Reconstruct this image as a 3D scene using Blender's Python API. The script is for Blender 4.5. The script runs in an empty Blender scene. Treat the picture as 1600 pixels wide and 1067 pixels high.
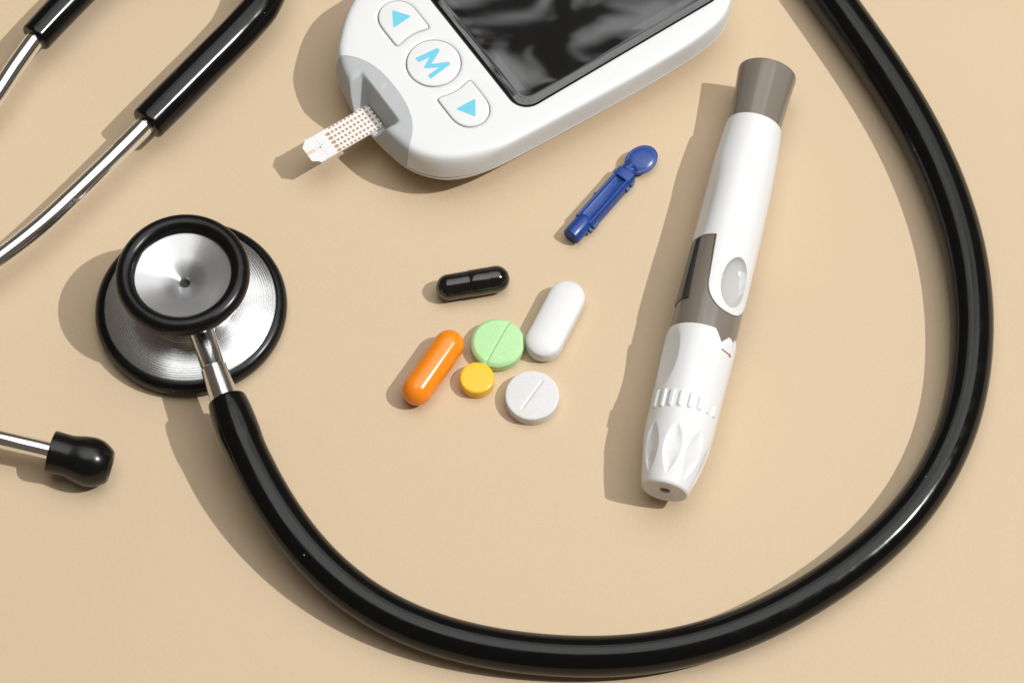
import bpy, math, random
import numpy as np
from mathutils import Vector
from mathutils.geometry import delaunay_2d_cdt

random.seed(7)
rng = np.random.default_rng(7)
S = 0.001                      # everything below is laid out in millimetres
SC = bpy.context.scene
COL = SC.collection

# ------------------------------------------------------------------ camera
TILT = math.radians(26.0); DIST = 582.0; LENS = 85.0
cam_d = bpy.data.cameras.new('camera'); cam_d.lens = LENS; cam_d.sensor_width = 36.0
cam_d.clip_start = 0.02; cam_d.clip_end = 20.0
cam = bpy.data.objects.new('camera', cam_d); COL.objects.link(cam)
cam.location = (0, -DIST*math.sin(TILT)*S, DIST*math.cos(TILT)*S)
cam.rotation_euler = (TILT, 0, 0)
SC.camera = cam

# ------------------------------------------------------------------ world and lamps
w = bpy.data.worlds.new('World'); SC.world = w; w.use_nodes = True
bg = w.node_tree.nodes['Background']
bg.inputs['Color'].default_value = (1.0, 0.86, 0.68, 1); bg.inputs['Strength'].default_value = 0.12

def lamp(name, shape, size, loc, target, power, color):
    d = bpy.data.lights.new(name, 'AREA'); d.shape = shape; d.size = size
    d.energy = power; d.color = color
    o = bpy.data.objects.new(name, d); COL.objects.link(o)
    o.location = loc
    o.rotation_euler = (Vector(target)-Vector(loc)).to_track_quat('-Z', 'Y').to_euler()
    return o
KEY_P = 101.0
WIN_P = 6.0
key = lamp('key_lamp', 'DISK', 0.036, (2.24, -0.22, 2.87), (0, 0, 0), KEY_P, (1.0, 0.992, 0.978))
win = lamp('window_lamp', 'SQUARE', 1.15, (0.20, 0.38, 1.05), (0.20, 0.38, 0), WIN_P, (0.98, 0.98, 0.975))
# the daylight comes through leaves: a leafy pattern across the lamp's own face
win.data.use_nodes = True
nt = win.data.node_tree; N = nt.nodes; L = nt.links
em = N['Emission']
geo = N.new('ShaderNodeNewGeometry')
mp = N.new('ShaderNodeMapping'); L.new(geo.outputs['Position'], mp.inputs['Vector'])
mp.inputs['Rotation'].default_value = (0, 0, math.radians(35)); mp.inputs['Scale'].default_value = (13.0, 24.0, 9.0)
nz = N.new('ShaderNodeTexNoise'); nz.inputs['Scale'].default_value = 1.0; nz.inputs['Detail'].default_value = 2.6
nz.inputs['Roughness'].default_value = 0.55; nz.inputs['Distortion'].default_value = 0.6
L.new(mp.outputs[0], nz.inputs['Vector'])
cr = N.new('ShaderNodeValToRGB')
cr.color_ramp.elements[0].position = 0.45; cr.color_ramp.elements[0].color = (0.03, 0.03, 0.03, 1)
cr.color_ramp.elements[1].position = 0.58; cr.color_ramp.elements[1].color = (2.0, 2.0, 2.0, 1)
sx_ = N.new('ShaderNodeSeparateXYZ'); L.new(geo.outputs['Position'], sx_.inputs[0])
mr = N.new('ShaderNodeMapRange'); mr.inputs[1].default_value = 0.32; mr.inputs[2].default_value = 0.50
mr.inputs[3].default_value = 0.16; mr.inputs[4].default_value = 0.03; L.new(sx_.outputs[1], mr.inputs[0])
ad = N.new('ShaderNodeMath'); ad.operation = 'ADD'; L.new(nz.outputs['Fac'], ad.inputs[0]); L.new(mr.outputs[0], ad.inputs[1])
L.new(ad.outputs[0], cr.inputs[0]); L.new(cr.outputs[0], em.inputs['Color'])

SC.render.engine = 'CYCLES'
SC.view_settings.view_transform = 'Standard'; SC.view_settings.look = 'None'
SC.view_settings.exposure = 0.0; SC.view_settings.gamma = 1.0
SC.view_settings.use_curve_mapping = False
SC.cycles.max_bounces = 8

# ------------------------------------------------------------------ helpers
CT, ST = math.cos(TILT), math.sin(TILT)
CAM = np.array([0, -DIST*ST, DIST*CT]); UPV = np.array([0, CT, ST]); FWD = np.array([0, ST, -CT])
KPX = 36.0/LENS/1600.0
def P(px, py, h):
    """survey: the point of the place at height h (mm) that the photograph shows at px, py"""
    d = FWD + np.array([(px-800)*KPX, 0, 0]) - (py-533.5)*KPX*UPV
    return CAM + d*((h-CAM[2])/d[2])

def thing(name, label, cat, loc, group=None):
    o = bpy.data.objects.new(name, None); COL.objects.link(o)
    o.location = Vector(loc)*S; o.empty_display_size = 0.01
    o['label'] = label; o['category'] = cat
    if group: o['group'] = group
    o['_mm'] = [float(x) for x in loc]
    return o

ORIG = {}
def mesh(name, verts, faces, mat, parent=None, sharp=35, smooth=True):
    """verts in world mm; child meshes keep the origin of their thing"""
    base = np.zeros(3); p = parent
    while p is not None:
        if p.name in ORIG: base = ORIG[p.name]; break
        if '_mm' in p: base = np.array(p['_mm']); break
        p = p.parent
    v = (np.asarray(verts, float)-base)*S
    me = bpy.data.meshes.new(name); me.from_pydata(v.tolist(), [], [list(map(int, f)) for f in faces])
    me.validate(); me.update()
    if smooth:
        me.polygons.foreach_set('use_smooth', [True]*len(me.polygons))
        me.set_sharp_from_angle(angle=math.radians(sharp))
    o = bpy.data.objects.new(name, me); COL.objects.link(o)
    me.materials.append(mat)
    if parent is not None: o.parent = parent
    ORIG[o.name] = base
    return o

def unit(v): v = np.asarray(v, float); return v/np.linalg.norm(v)
def frame(axis):
    a = unit(axis); ref = np.array([0, 0, 1.]) if abs(a[2]) < 0.95 else np.array([1., 0, 0])
    e2 = unit(ref-a*(ref@a)); e1 = np.cross(e2, a)      # e2 up, e1 sideways
    return a, e1, e2

def grid_faces(nu, nv, wrap=True, off=0):
    f = []
    for i in range(nu-1):
        for j in range(nv if wrap else nv-1):
            k = (j+1) % nv
            f.append((off+i*nv+j, off+i*nv+k, off+(i+1)*nv+k, off+(i+1)*nv+j))
    return f

def lathe(prof, o, axis, n=64, close0=True, close1=True):
    """prof: (radius, distance along axis)"""
    a, e1, e2 = frame(axis); o = np.asarray(o, float); V = []; Fc = []
    ang = np.linspace(0, 2*np.pi, n, endpoint=False)
    ring = np.cos(ang)[:, None]*e1+np.sin(ang)[:, None]*e2
    for r, t in prof: V.extend(o+a*t+max(r, 1e-4)*ring)
    Fc = grid_faces(len(prof), n)
    if close0: Fc.append(tuple(range(n))[::-1])
    if close1: Fc.append(tuple(range((len(prof)-1)*n, len(prof)*n)))
    Fc = [tuple(reversed(f)) for f in Fc]
    return np.array(V), Fc

def arc(cx, cy, r, a0, a1, n=8, ry=None):
    ry = r if ry is None else ry
    return [(cx+r*math.cos(math.radians(a)), cy+ry*math.sin(math.radians(a))) for a in np.linspace(a0, a1, n)]

def catmull(pts, per=12, closed=False):
    pts = [np.asarray(p, float) for p in pts]; out = []
    n = len(pts); rngi = range(n) if closed else range(n-1)
    for i in rngi:
        if closed: p0, p1, p2, p3 = pts[(i-1) % n], pts[i], pts[(i+1) % n], pts[(i+2) % n]
        else: p0 = pts[i-1] if i > 0 else 2*pts[0]-pts[1]; p1 = pts[i]; p2 = pts[i+1]; p3 = pts[i+2] if i+2 < n else 2*pts[-1]-pts[-2]
        # centripetal
        def tj(ti, a, b): return ti+max(np.linalg.norm(b[:3]-a[:3]), 1e-6)**0.5
        t0 = 0; t1 = tj(t0, p0, p1); t2 = tj(t1, p1, p2); t3 = tj(t2, p2, p3)
        for t in np.linspace(t1, t2, per, endpoint=False):
            A1 = (t1-t)/(t1-t0)*p0+(t-t0)/(t1-t0)*p1; A2 = (t2-t)/(t2-t1)*p1+(t-t1)/(t2-t1)*p2
            A3 = (t3-t)/(t3-t2)*p2+(t-t2)/(t3-t2)*p3
            B1 = (t2-t)/(t2-t0)*A1+(t-t0)/(t2-t0)*A2; B2 = (t3-t)/(t3-t1)*A2+(t-t1)/(t3-t1)*A3
            out.append((t2-t)/(t2-t1)*B1+(t-t1)/(t2-t1)*B2)
    if not closed: out.append(pts[-1])
    return np.array(out)

def sweep(path, radii, n=32, cap0=True, cap1=True, lip=0.0):
    path = np.asarray(path, float); m = len(path)
    T = np.gradient(path, axis=0); T /= np.linalg.norm(T, axis=1)[:, None]
    up = np.array([0, 0, 1.]); V = []
    ang = np.linspace(0, 2*np.pi, n, endpoint=False)
    rows = []
    for i in range(m):
        e1 = unit(np.cross(T[i], up)); e2 = np.cross(e1, T[i])
        rows.append((path[i], radii[i], e1, e2, T[i]))
    if lip > 0:      # rounded lip at both ends
        def ends(row, sg):
            c, r, e1, e2, t = row; q = []
            for a in (80, 60, 40, 20):
                q.append((c+sg*t*lip*math.sin(math.radians(a)), r-lip*(1-math.cos(math.radians(a))), e1, e2, t))
            return q
        rows = ends(rows[0], -1)+rows+ends(rows[-1], 1)[::-1]
    for c, r, e1, e2, t in rows: V.extend(c+r*(np.cos(ang)[:, None]*e1+np.sin(ang)[:, None]*e2))
    Fc = grid_faces(len(rows), n)
    if cap0: Fc.append(tuple(range(n))[::-1])
    if cap1: Fc.append(tuple(range((len(rows)-1)*n, len(rows)*n)))
    Fc = [tuple(reversed(f)) for f in Fc]
    return np.array(V), Fc

def join(*parts):
    V = []; Fc = []; k = 0
    for v, f in parts:
        V.extend(np.asarray(v).tolist()); Fc.extend([tuple(i+k for i in q) for q in f]); k += len(v)
    return np.array(V), Fc

def inside(poly, x, y):
    poly = np.asarray(poly); x = np.asarray(x, float); y = np.asarray(y, float)
    c = np.zeros(x.shape, bool); j = len(poly)-1
    for i in range(len(poly)):
        xi, yi = poly[i]; xj, yj = poly[j]
        cond = ((yi > y) != (yj > y)) & (x < (xj-xi)*(y-yi)/((yj-yi) or 1e-12)+xi)
        c ^= cond; j = i
    return c
def pdist(poly, x, y, closed=True):
    poly = np.asarray(poly, float); q = np.stack([np.ravel(x), np.ravel(y)], 1)
    A = poly; B = np.roll(poly, -1, 0)
    if not closed: A, B = A[:-1], B[:-1]
    best = np.full(len(q), 1e9)
    for a, b in zip(A, B):
        d = b-a; t = np.clip(((q-a)@d)/max(d@d, 1e-12), 0, 1)
        best = np.minimum(best, np.linalg.norm(q-(a+t[:, None]*d), axis=1))
    return best
def offset(poly, d):
    """inward offset of a counter-clockwise smooth closed polygon"""
    poly = np.asarray(poly, float)
    t = np.roll(poly, -1, 0)-np.roll(poly, 1, 0); t /= np.linalg.norm(t, axis=1)[:, None]+1e-12
    return poly+d*np.stack([-t[:, 1], t[:, 0]], 1)
def ccw(poly):
    poly = np.asarray(poly, float); x, y = poly.T
    return poly if np.sum(x*np.roll(y, -1)-y*np.roll(x, -1)) > 0 else poly[::-1]

def cdt(loops, lines, extra):
    """constrained triangulation of closed loops, open lines and loose points"""
    V = []; E = []
    for lp in loops:
        k = len(V); V += [tuple(p) for p in lp]; E += [(k+i, k+(i+1) % len(lp)) for i in range(len(lp))]
    for ln in lines:
        k = len(V); V += [tuple(p) for p in ln]; E += [(k+i, k+i+1) for i in range(len(ln)-1)]
    V += [tuple(p) for p in extra]
    r = delaunay_2d_cdt([Vector((float(a), float(b))) for a, b in V], E, [], 0, 1e-5)
    return np.array([(p.x, p.y) for p in r[0]]), np.array([tuple(f) for f in r[2]])

def prism(poly, z0, z1, to3, bevel=0.0, steps=4):
    """upright block over a ccw outline with a rounded top edge; to3(x, y, z) places it"""
    poly = ccw(poly); rings = [(poly, z0)]
    if bevel > 0:
        for a in np.linspace(0, 90, steps+1):
            rings.append((offset(poly, bevel*(1-math.cos(math.radians(a)))), z1-bevel+bevel*math.sin(math.radians(a))))
    else: rings.append((poly, z1))
    n = len(poly); V = []
    for q, z in rings: V += [to3(x, y, z) for x, y in q]
    Fc = grid_faces(len(rings), n)
    Fc.append(tuple(range(n))[::-1]); Fc.append(tuple(range((len(rings)-1)*n, len(rings)*n)))
    return np.array(V), Fc

def rrect(x0, x1, y0, y1, r, n=8):
    p = []
    for cx, cy, a in ((x1-r, y0+r, -90), (x1-r, y1-r, 0), (x0+r, y1-r, 90), (x0+r, y0+r, 180)):
        p += arc(cx, cy, r, a, a+90, n)
    return np.array(p)

# ------------------------------------------------------------------ materials
def mat(name, color, rough=0.4, metal=0.0, spec=0.5, coat=0.0, ior=1.5, bump=None, var=None, rvar=None, sss=0.0, aniso=None):
    """procedural Principled material; bump=(scale, strength, distance), var=(scale, second colour), rvar=(scale, lo, hi)"""
    m = bpy.data.materials.new(name); m.use_nodes = True
    nt = m.node_tree; N = nt.nodes; L = nt.links; b = N['Principled BSDF']
    b.inputs['Base Color'].default_value = (*color, 1); b.inputs['Roughness'].default_value = rough
    b.inputs['Metallic'].default_value = metal; b.inputs['Specular IOR Level'].default_value = spec
    b.inputs['IOR'].default_value = ior
    if coat: b.inputs['Coat Weight'].default_value = coat; b.inputs['Coat Roughness'].default_value = 0.08
    if sss:
        b.inputs['Subsurface Weight'].default_value = sss; b.inputs['Subsurface Scale'].default_value = 0.001
        b.inputs['Subsurface Radius'].default_value = (1, 0.8, 0.6)
    tc = N.new('ShaderNodeTexCoord')
    def noise(scale, detail=3.0, rough=0.55):
        n = N.new('ShaderNodeTexNoise'); n.inputs['Scale'].default_value = scale; n.inputs['Detail'].default_value = detail
        n.inputs['Roughness'].default_value = rough; L.new(tc.outputs['Object'], n.inputs['Vector']); return n
    if bump:
        n = noise(bump[0]); bp = N.new('ShaderNodeBump'); bp.inputs['Strength'].default_value = bump[1]
        bp.inputs['Distance'].default_value = bump[2]; L.new(n.outputs['Fac'], bp.inputs['Height'])
        L.new(bp.outputs[0], b.inputs['Normal'])
    if var:
        n = noise(var[0]); mx = N.new('ShaderNodeMix'); mx.data_type = 'RGBA'
        r = N.new('ShaderNodeMapRange'); r.inputs[1].default_value = 0.35; r.inputs[2].default_value = 0.65
        L.new(n.outputs['Fac'], r.inputs[0]); L.new(r.outputs[0], mx.inputs[0])
        mx.inputs[6].default_value = (*color, 1); mx.inputs[7].default_value = (*var[1], 1)
        L.new(mx.outputs[2], b.inputs['Base Color'])
    if rvar:
        n = noise(rvar[0], 5.0); r = N.new('ShaderNodeMapRange'); r.inputs[1].default_value = 0.3; r.inputs[2].default_value = 0.7
        r.inputs[3].default_value = rvar[1]; r.inputs[4].default_value = rvar[2]
        L.new(n.outputs['Fac'], r.inputs[0]); L.new(r.outputs[0], b.inputs['Roughness'])
    if aniso:
        b.inputs['Anisotropic'].default_value = aniso; b.inputs['Anisotropic Rotation'].default_value = 0.25
        tg = N.new('ShaderNodeTangent'); tg.direction_type = 'RADIAL'; tg.axis = 'Z'
        L.new(tg.outputs[0], b.inputs['Tangent'])
    return m

def turned_steel(name, pitch, strength, rough):
    """lathe-turned steel: fine concentric grooves about the object's own z axis"""
    m = mat(name, (0.61, 0.615, 0.625), rough=rough, metal=1.0, aniso=0.75, rvar=(60, rough*0.93, rough*1.07))
    nt = m.node_tree; N = nt.nodes; L = nt.links; b = N['Principled BSDF']
    tc = N.new('ShaderNodeTexCoord'); sx = N.new('ShaderNodeSeparateXYZ'); L.new(tc.outputs['Object'], sx.inputs[0])
    cb = N.new('ShaderNodeCombineXYZ'); L.new(sx.outputs[0], cb.inputs[0]); L.new(sx.outputs[1], cb.inputs[1])
    ln = N.new('ShaderNodeVectorMath'); ln.operation = 'LENGTH'; L.new(cb.outputs[0], ln.inputs[0])
    ns = N.new('ShaderNodeTexNoise'); ns.noise_dimensions = '1D'; ns.inputs['Scale'].default_value = 1.0; ns.inputs['Detail'].default_value = 2.0
    ml = N.new('ShaderNodeMath'); ml.operation = 'MULTIPLY'; ml.inputs[1].default_value = 1000.0/pitch
    L.new(ln.outputs['Value'], ml.inputs[0]); L.new(ml.outputs[0], ns.inputs['W'])
    sn = N.new('ShaderNodeMath'); sn.operation = 'SINE'; m2 = N.new('ShaderNodeMath'); m2.operation = 'MULTIPLY'
    m2.inputs[1].default_value = 2*math.pi*1000.0/pitch/1.6; L.new(ln.outputs['Value'], m2.inputs[0]); L.new(m2.outputs[0], sn.inputs[0])
    ad = N.new('ShaderNodeMath'); ad.operation = 'MULTIPLY_ADD'; ad.inputs[1].default_value = 0.25
    L.new(sn.outputs[0], ad.inputs[0]); L.new(ns.outputs['Fac'], ad.inputs[2])
    bp = N.new('ShaderNodeBump'); bp.inputs['Strength'].default_value = strength; bp.inputs['Distance'].default_value = 0.00003
    L.new(ad.outputs[0], bp.inputs['Height']); L.new(bp.outputs[0], b.inputs['Normal'])
    return m

M_RUBBER = mat('black_tubing', (0.0028, 0.0028, 0.003), rough=0.2, spec=0.32, rvar=(220, 0.10, 0.22), bump=(90, 0.12, 0.0002))
def dusty(m, scale, size, amount, col):
    nt = m.node_tree; N = nt.nodes; L = nt.links; b = N['Principled BSDF']
    tc = N.new('ShaderNodeTexCoord'); vo = N.new('ShaderNodeTexVoronoi'); vo.inputs['Scale'].default_value = scale
    L.new(tc.outputs['Object'], vo.inputs['Vector'])
    sep = N.new('ShaderNodeSeparateColor'); L.new(vo.outputs['Color'], sep.inputs[0])
    rad = N.new('ShaderNodeMapRange'); rad.inputs[1].default_value = 1-amount; rad.inputs[2].default_value = 1.0
    rad.inputs[3].default_value = 0.0; rad.inputs[4].default_value = size; L.new(sep.outputs[0], rad.inputs[0])
    lt = N.new('ShaderNodeMath'); lt.operation = 'LESS_THAN'; L.new(vo.outputs['Distance'], lt.inputs[0]); L.new(rad.outputs[0], lt.inputs[1])
    mx = N.new('ShaderNodeMix'); mx.data_type = 'RGBA'; L.new(lt.outputs[0], mx.inputs[0])
    mx.inputs[6].default_value = b.inputs['Base Color'].default_value; mx.inputs[7].default_value = (*col, 1)
    L.new(mx.outputs[2], b.inputs['Base Color'])
dusty(M_RUBBER, 260, 0.07, 0.25, (0.25, 0.25, 0.26))
M_RIM = mat('black_rim_rubber', (0.0035, 0.0035, 0.0038), rough=0.28, spec=0.32, rvar=(300, 0.22, 0.34))
dusty(M_RIM, 380, 0.09, 0.25, (0.2, 0.2, 0.2))
M_TIP = mat('black_soft_plastic', (0.0035, 0.0035, 0.0035), spec=0.4, rough=0.24, bump=(300, 0.1, 0.0001))
M_CHROME = mat('chrome', (0.86, 0.86, 0.87), rough=0.05, metal=1.0, rvar=(150, 0.03, 0.09))
M_SATIN = mat('satin_steel', (0.72, 0.71, 0.70), rough=0.18, metal=1.0, rvar=(400, 0.13, 0.24))
M_TURN1 = turned_steel('turned_steel_fine', 0.16, 0.3, 0.31)
M_TURN2 = turned_steel('turned_steel_grooved', 0.34, 0.55, 0.23)
M_DARK = mat('dark_hollow', (0.01, 0.01, 0.01), rough=0.7)
M_WHITE = mat('white_plastic', (0.725, 0.735, 0.74), rough=0.38, bump=(2600, 0.06, 0.00003), sss=0.04)
M_WHITE2 = mat('white_gloss_plastic', (0.75, 0.755, 0.76), rough=0.26, sss=0.04)
M_GREY = mat('grey_port_plastic', (0.43, 0.45, 0.46), rough=0.42, bump=(2600, 0.06, 0.00003))
M_BLUE = mat('printed_blue', (0.15, 0.55, 0.72), rough=0.5)
M_GLASS = mat('black_screen_glass', (0.004, 0.004, 0.005), rough=0.012, spec=0.9)
M_LCD = mat('black_display', (0.004, 0.0042, 0.005), rough=0.022, spec=0.75)
M_TAUPE = mat('taupe_plastic', (0.20, 0.172, 0.145), rough=0.16, rvar=(250, 0.13, 0.2))
M_WINDOW = mat('dark_window', (0.02, 0.022, 0.026), rough=0.12)
M_LENS = mat('grey_clear_button', (0.50, 0.50, 0.485), rough=0.09, coat=0.5)
M_BROWN = mat('printed_brown', (0.20, 0.115, 0.05), rough=0.5)
M_GOLD = mat('printed_tan', (0.43, 0.27, 0.13), rough=0.45)
M_STRIP = mat('white_strip', (0.76, 0.76, 0.76), rough=0.4)
M_STRIPG = mat('pale_strip_channel', (0.70, 0.55, 0.38), rough=0.4)
M_LANCET = mat('blue_plastic', (0.0055, 0.047, 0.25), rough=0.3, rvar=(500, 0.24, 0.38), sss=0.03)
M_CAPS = mat('black_gelatin', (0.006, 0.005, 0.005), rough=0.13, coat=0.4, bump=(500, 0.15, 0.00015))
M_ORANGE = mat('orange_gelatin', (0.90, 0.255, 0.010), rough=0.2, sss=0.12, bump=(260, 0.12, 0.0002))
M_YELLOW = mat('yellow_coating', (0.90, 0.52, 0.02), rough=0.36, bump=(1800, 0.15, 0.00006))
M_GREEN = mat('green_pressed_powder', (0.42, 0.71, 0.34), rough=0.6, bump=(2200, 0.2, 0.00008), var=(1500, (0.47, 0.75, 0.39)))
M_PILLW = mat('white_pressed_powder', (0.66, 0.655, 0.65), rough=0.6, bump=(2200, 0.25, 0.00008), var=(1500, (0.70, 0.70, 0.695)))
M_COATW = mat('white_film_coating', (0.72, 0.725, 0.73), rough=0.34, bump=(1500, 0.08, 0.00005), sss=0.05)

def table_material():
    m = bpy.data.materials.new('beige_leatherette'); m.use_nodes = True
    nt = m.node_tree; N = nt.nodes; L = nt.links; b = N['Principled BSDF']
    b.inputs['Roughness'].default_value = 0.62; b.inputs['Specular IOR Level'].default_value = 0.3
    tc = N.new('ShaderNodeTexCoord')
    def noise(scale, detail, rough=0.5):
        n = N.new('ShaderNodeTexNoise'); n.inputs['Scale'].default_value = scale; n.inputs['Detail'].default_value = detail
        n.inputs['Roughness'].default_value = rough; L.new(tc.outputs['Object'], n.inputs['Vector']); return n
    big = noise(9, 3); fine = noise(1150, 3, 0.6)
    mx = N.new('ShaderNodeMix'); mx.data_type = 'RGBA'; L.new(big.outputs['Fac'], mx.inputs[0])
    mx.inputs[6].default_value = (0.588, 0.454, 0.303, 1); mx.inputs[7].default_value = (0.618, 0.482, 0.326, 1)
    # sparse dark specks of dust
    vo = N.new('ShaderNodeTexVoronoi'); vo.inputs['Scale'].default_value = 42; L.new(tc.outputs['Object'], vo.inputs['Vector'])
    sep = N.new('ShaderNodeSeparateColor'); L.new(vo.outputs['Color'], sep.inputs[0])
    rad = N.new('ShaderNodeMapRange'); rad.inputs[1].default_value = 0.72; rad.inputs[2].default_value = 1.0
    rad.inputs[3].default_value = 0.0; rad.inputs[4].default_value = 0.016; L.new(sep.outputs[0], rad.inputs[0])
    lt = N.new('ShaderNodeMath'); lt.operation = 'LESS_THAN'; L.new(vo.outputs['Distance'], lt.inputs[0]); L.new(rad.outputs[0], lt.inputs[1])
    m2 = N.new('ShaderNodeMix'); m2.data_type = 'RGBA'; L.new(lt.outputs[0], m2.inputs[0]); L.new(mx.outputs[2], m2.inputs[6])
    m2.inputs[7].default_value = (0.22, 0.14, 0.08, 1); L.new(m2.outputs[2], b.inputs['Base Color'])
    bp = N.new('ShaderNodeBump'); bp.inputs['Strength'].default_value = 0.42; bp.inputs['Distance'].default_value = 0.00014
    L.new(fine.outputs['Fac'], bp.inputs['Height']); fm = N.new('ShaderNodeMix'); fm.data_type = 'RGBA'; fm.blend_type = 'MULTIPLY'; fm.inputs[0].default_value = 1.0
    fr = N.new('ShaderNodeMapRange'); fr.inputs[1].default_value = 0.3; fr.inputs[2].default_value = 0.7; fr.inputs[3].default_value = 0.985; fr.inputs[4].default_value = 1.015
    L.new(fine.outputs['Fac'], fr.inputs[0]); L.new(m2.outputs[2], fm.inputs[6]); L.new(fr.outputs[0], fm.inputs[7]); L.new(fm.outputs[2], b.inputs['Base Color']); L.new(bp.outputs[0], b.inputs['Normal'])
    return m

# ------------------------------------------------------------------ the surface
tv = [(-900, -700, 0), (900, -700, 0), (900, 900, 0), (-900, 900, 0), (-900, -700, -20), (900, -700, -20), (900, 900, -20), (-900, 900, -20)]
tb = mesh('tabletop', tv, [(0, 1, 2, 3), (7, 6, 5, 4), (0, 4, 5, 1), (1, 5, 6, 2), (2, 6, 7, 3), (3, 7, 4, 0)], table_material(), smooth=False)
tb['kind'] = 'structure'; tb['label'] = 'beige grained leatherette tabletop under all the medical things'

# ================================================================== stethoscope
CX, CY = -77.3, 7.8
ste = thing('stethoscope', 'black stethoscope with steel chest piece, long looping rubber tube and chrome ear tubes', 'stethoscope', (CX, CY, 0))
Z = (0, 0, 1); O = np.array([CX, CY, 0.])
# lower, wide head
prof = [(20.2, 0.0), (21.6, 0.0)]+arc(21.2, 2.6, 1.9, -80, 80, 12, 2.6)+[(21.0, 5.3), (20.6, 5.0), (20.4, 4.4)]
mesh('diaphragm_rim', *lathe(prof, O, Z, 128, False, False), M_RIM, ste, 50)
prof = [(20.9, 4.0), (20.85, 4.7), (20.4, 4.95), (16, 5.9), (11.5, 6.9), (8.6, 7.6), (8.0, 8.2), (7.7, 9.6)]
mesh('diaphragm_plate', *lathe(prof, O, Z, 128, False, False), M_TURN2, ste, 40)
mesh('diaphragm_membrane', *lathe([(0, 0.4), (20.4, 0.4), (20.4, 1.0), (0, 1.0)], O, Z, 64, False, False), M_TIP, ste)
# hub between the two heads
prof = [(7.9, 7.4), (7.6, 9.4), (6.9, 10.4), (6.8, 14.8), (7.4, 15.6), (7.4, 16.2)]
mesh('hub', *lathe(prof, O, Z, 96, False, False), M_SATIN, ste, 30)
# upper, small head
prof = [(6.9, 15.0), (8.2, 15.4), (12.6, 17.7), (13.0, 18.4), (13.0, 19.6), (11.7, 19.6), (11.5, 19.2), (6, 17.4), (1.45, 15.85), (1.25, 15.6), (1.2, 12.4), (0.05, 12.2)]
bell = mesh('bell_cup', *lathe(prof, O, Z, 128, False, False), M_TURN1, ste, 40)
prof = [(12.2, 17.4)]+arc(13.55, 19.7, 2.25, -105, 170, 26, 2.5)+[(11.35, 19.0), (11.6, 18.6)]
mesh('bell_rim', *lathe(prof, O, Z, 128, False, False), M_RIM, bell, 60)
mesh('hole_shade_plug', *lathe([(0.02, 14.6), (1.18, 14.6), (1.18, 14.2), (0.02, 14.2)], O, Z, 24, False, False), M_DARK, bell)  # dark plug in the cup's bore, standing in for the shade inside it
# stem
sd = unit((0.345, -0.939, 0)); so = np.array([CX, CY, 13.0])
mesh('stem', *lathe([(2.75, 6.0), (3.15, 6.9), (3.15, 12.6), (2.9, 13.1), (2.85, 22.6), (3.0, 22.9)], so, sd, 48), M_SATIN, ste, 30)
mesh('stem_sleeve', *lathe([(2.9, 22.3), (3.12, 22.6), (3.35, 30.0), (3.4, 36.0)], so, sd, 48), M_SATIN, ste, 30)
# main tube: traced points, height, radius
TP = [(355.5, 628, 13, 4.55), (358, 636, 13, 4.75), (364, 656, 13, 4.95), (372.5, 681, 12.9, 4.95), (380, 700, 12.7, 4.75), (399, 733, 12.2, 4.8), (429, 786, 11.2, 4.8),
      (470, 847, 9.4, 4.8), (553, 927, 7.0, 4.8), (685, 992, 5.3, 4.75), (848, 1021, 4.75, 4.7), (1005, 1021, 4.7, 4.7), (1165, 980, 4.7, 4.7), (1300, 905, 4.7, 4.65), (1411, 814, 4.7, 4.7),
      (1475, 716, 4.75, 4.75), (1507, 630, 4.9, 4.9), (1518, 500, 5.2, 5.2), (1508, 400, 5.35, 5.35), (1478, 300, 5.4, 5.4), (1433, 200, 5.45, 5.45), (1371, 100, 5.5, 5.5), (1300, 0, 5.5, 5.5)]
TPm = [np.array([*P(a, b, h), r]) for a, b, h, r in TP]
TPm += [np.array(q, float) for q in ((70.3, 115.5, 5.5, 5.5), (54, 141, 5.5, 5.5), (29, 168, 5.5, 5.5), (-6, 186, 5.4, 5.2), (-48, 186, 6.5, 5.4), (-66, 183, 7.2, 6.6))]
pth = catmull(TPm, 14)
def evened(q, step, sig):
    """resample at an even step and relax the course into one springy curve"""
    L_ = np.concatenate([[0], np.cumsum(np.linalg.norm(np.diff(q[:, :3], axis=0), axis=1))])
    t = np.linspace(0, L_[-1], int(L_[-1]/step)); r = np.stack([np.interp(t, L_, q[:, k]) for k in range(4)], 1)
    k = np.exp(-0.5*(np.arange(-3*sig, 3*sig+1)/sig)**2); k /= k.sum(); o = r.copy()
    n = 3*sig
    for c in range(3):
        def relax(x): return np.convolve(np.concatenate([2*x[0]-x[n:0:-1], x, 2*x[-1]-x[-2:-n-2:-1]]), k, 'valid')
        g1 = relax(r[:, c]); o[:, c] = 2*g1-relax(g1)
    return o
pth = evened(pth, 1.5, 9)
mesh('main_tube', *sweep(pth[:, :3], pth[:, 3], 40, lip=0.7), M_RUBBER, ste, 50)
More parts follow.
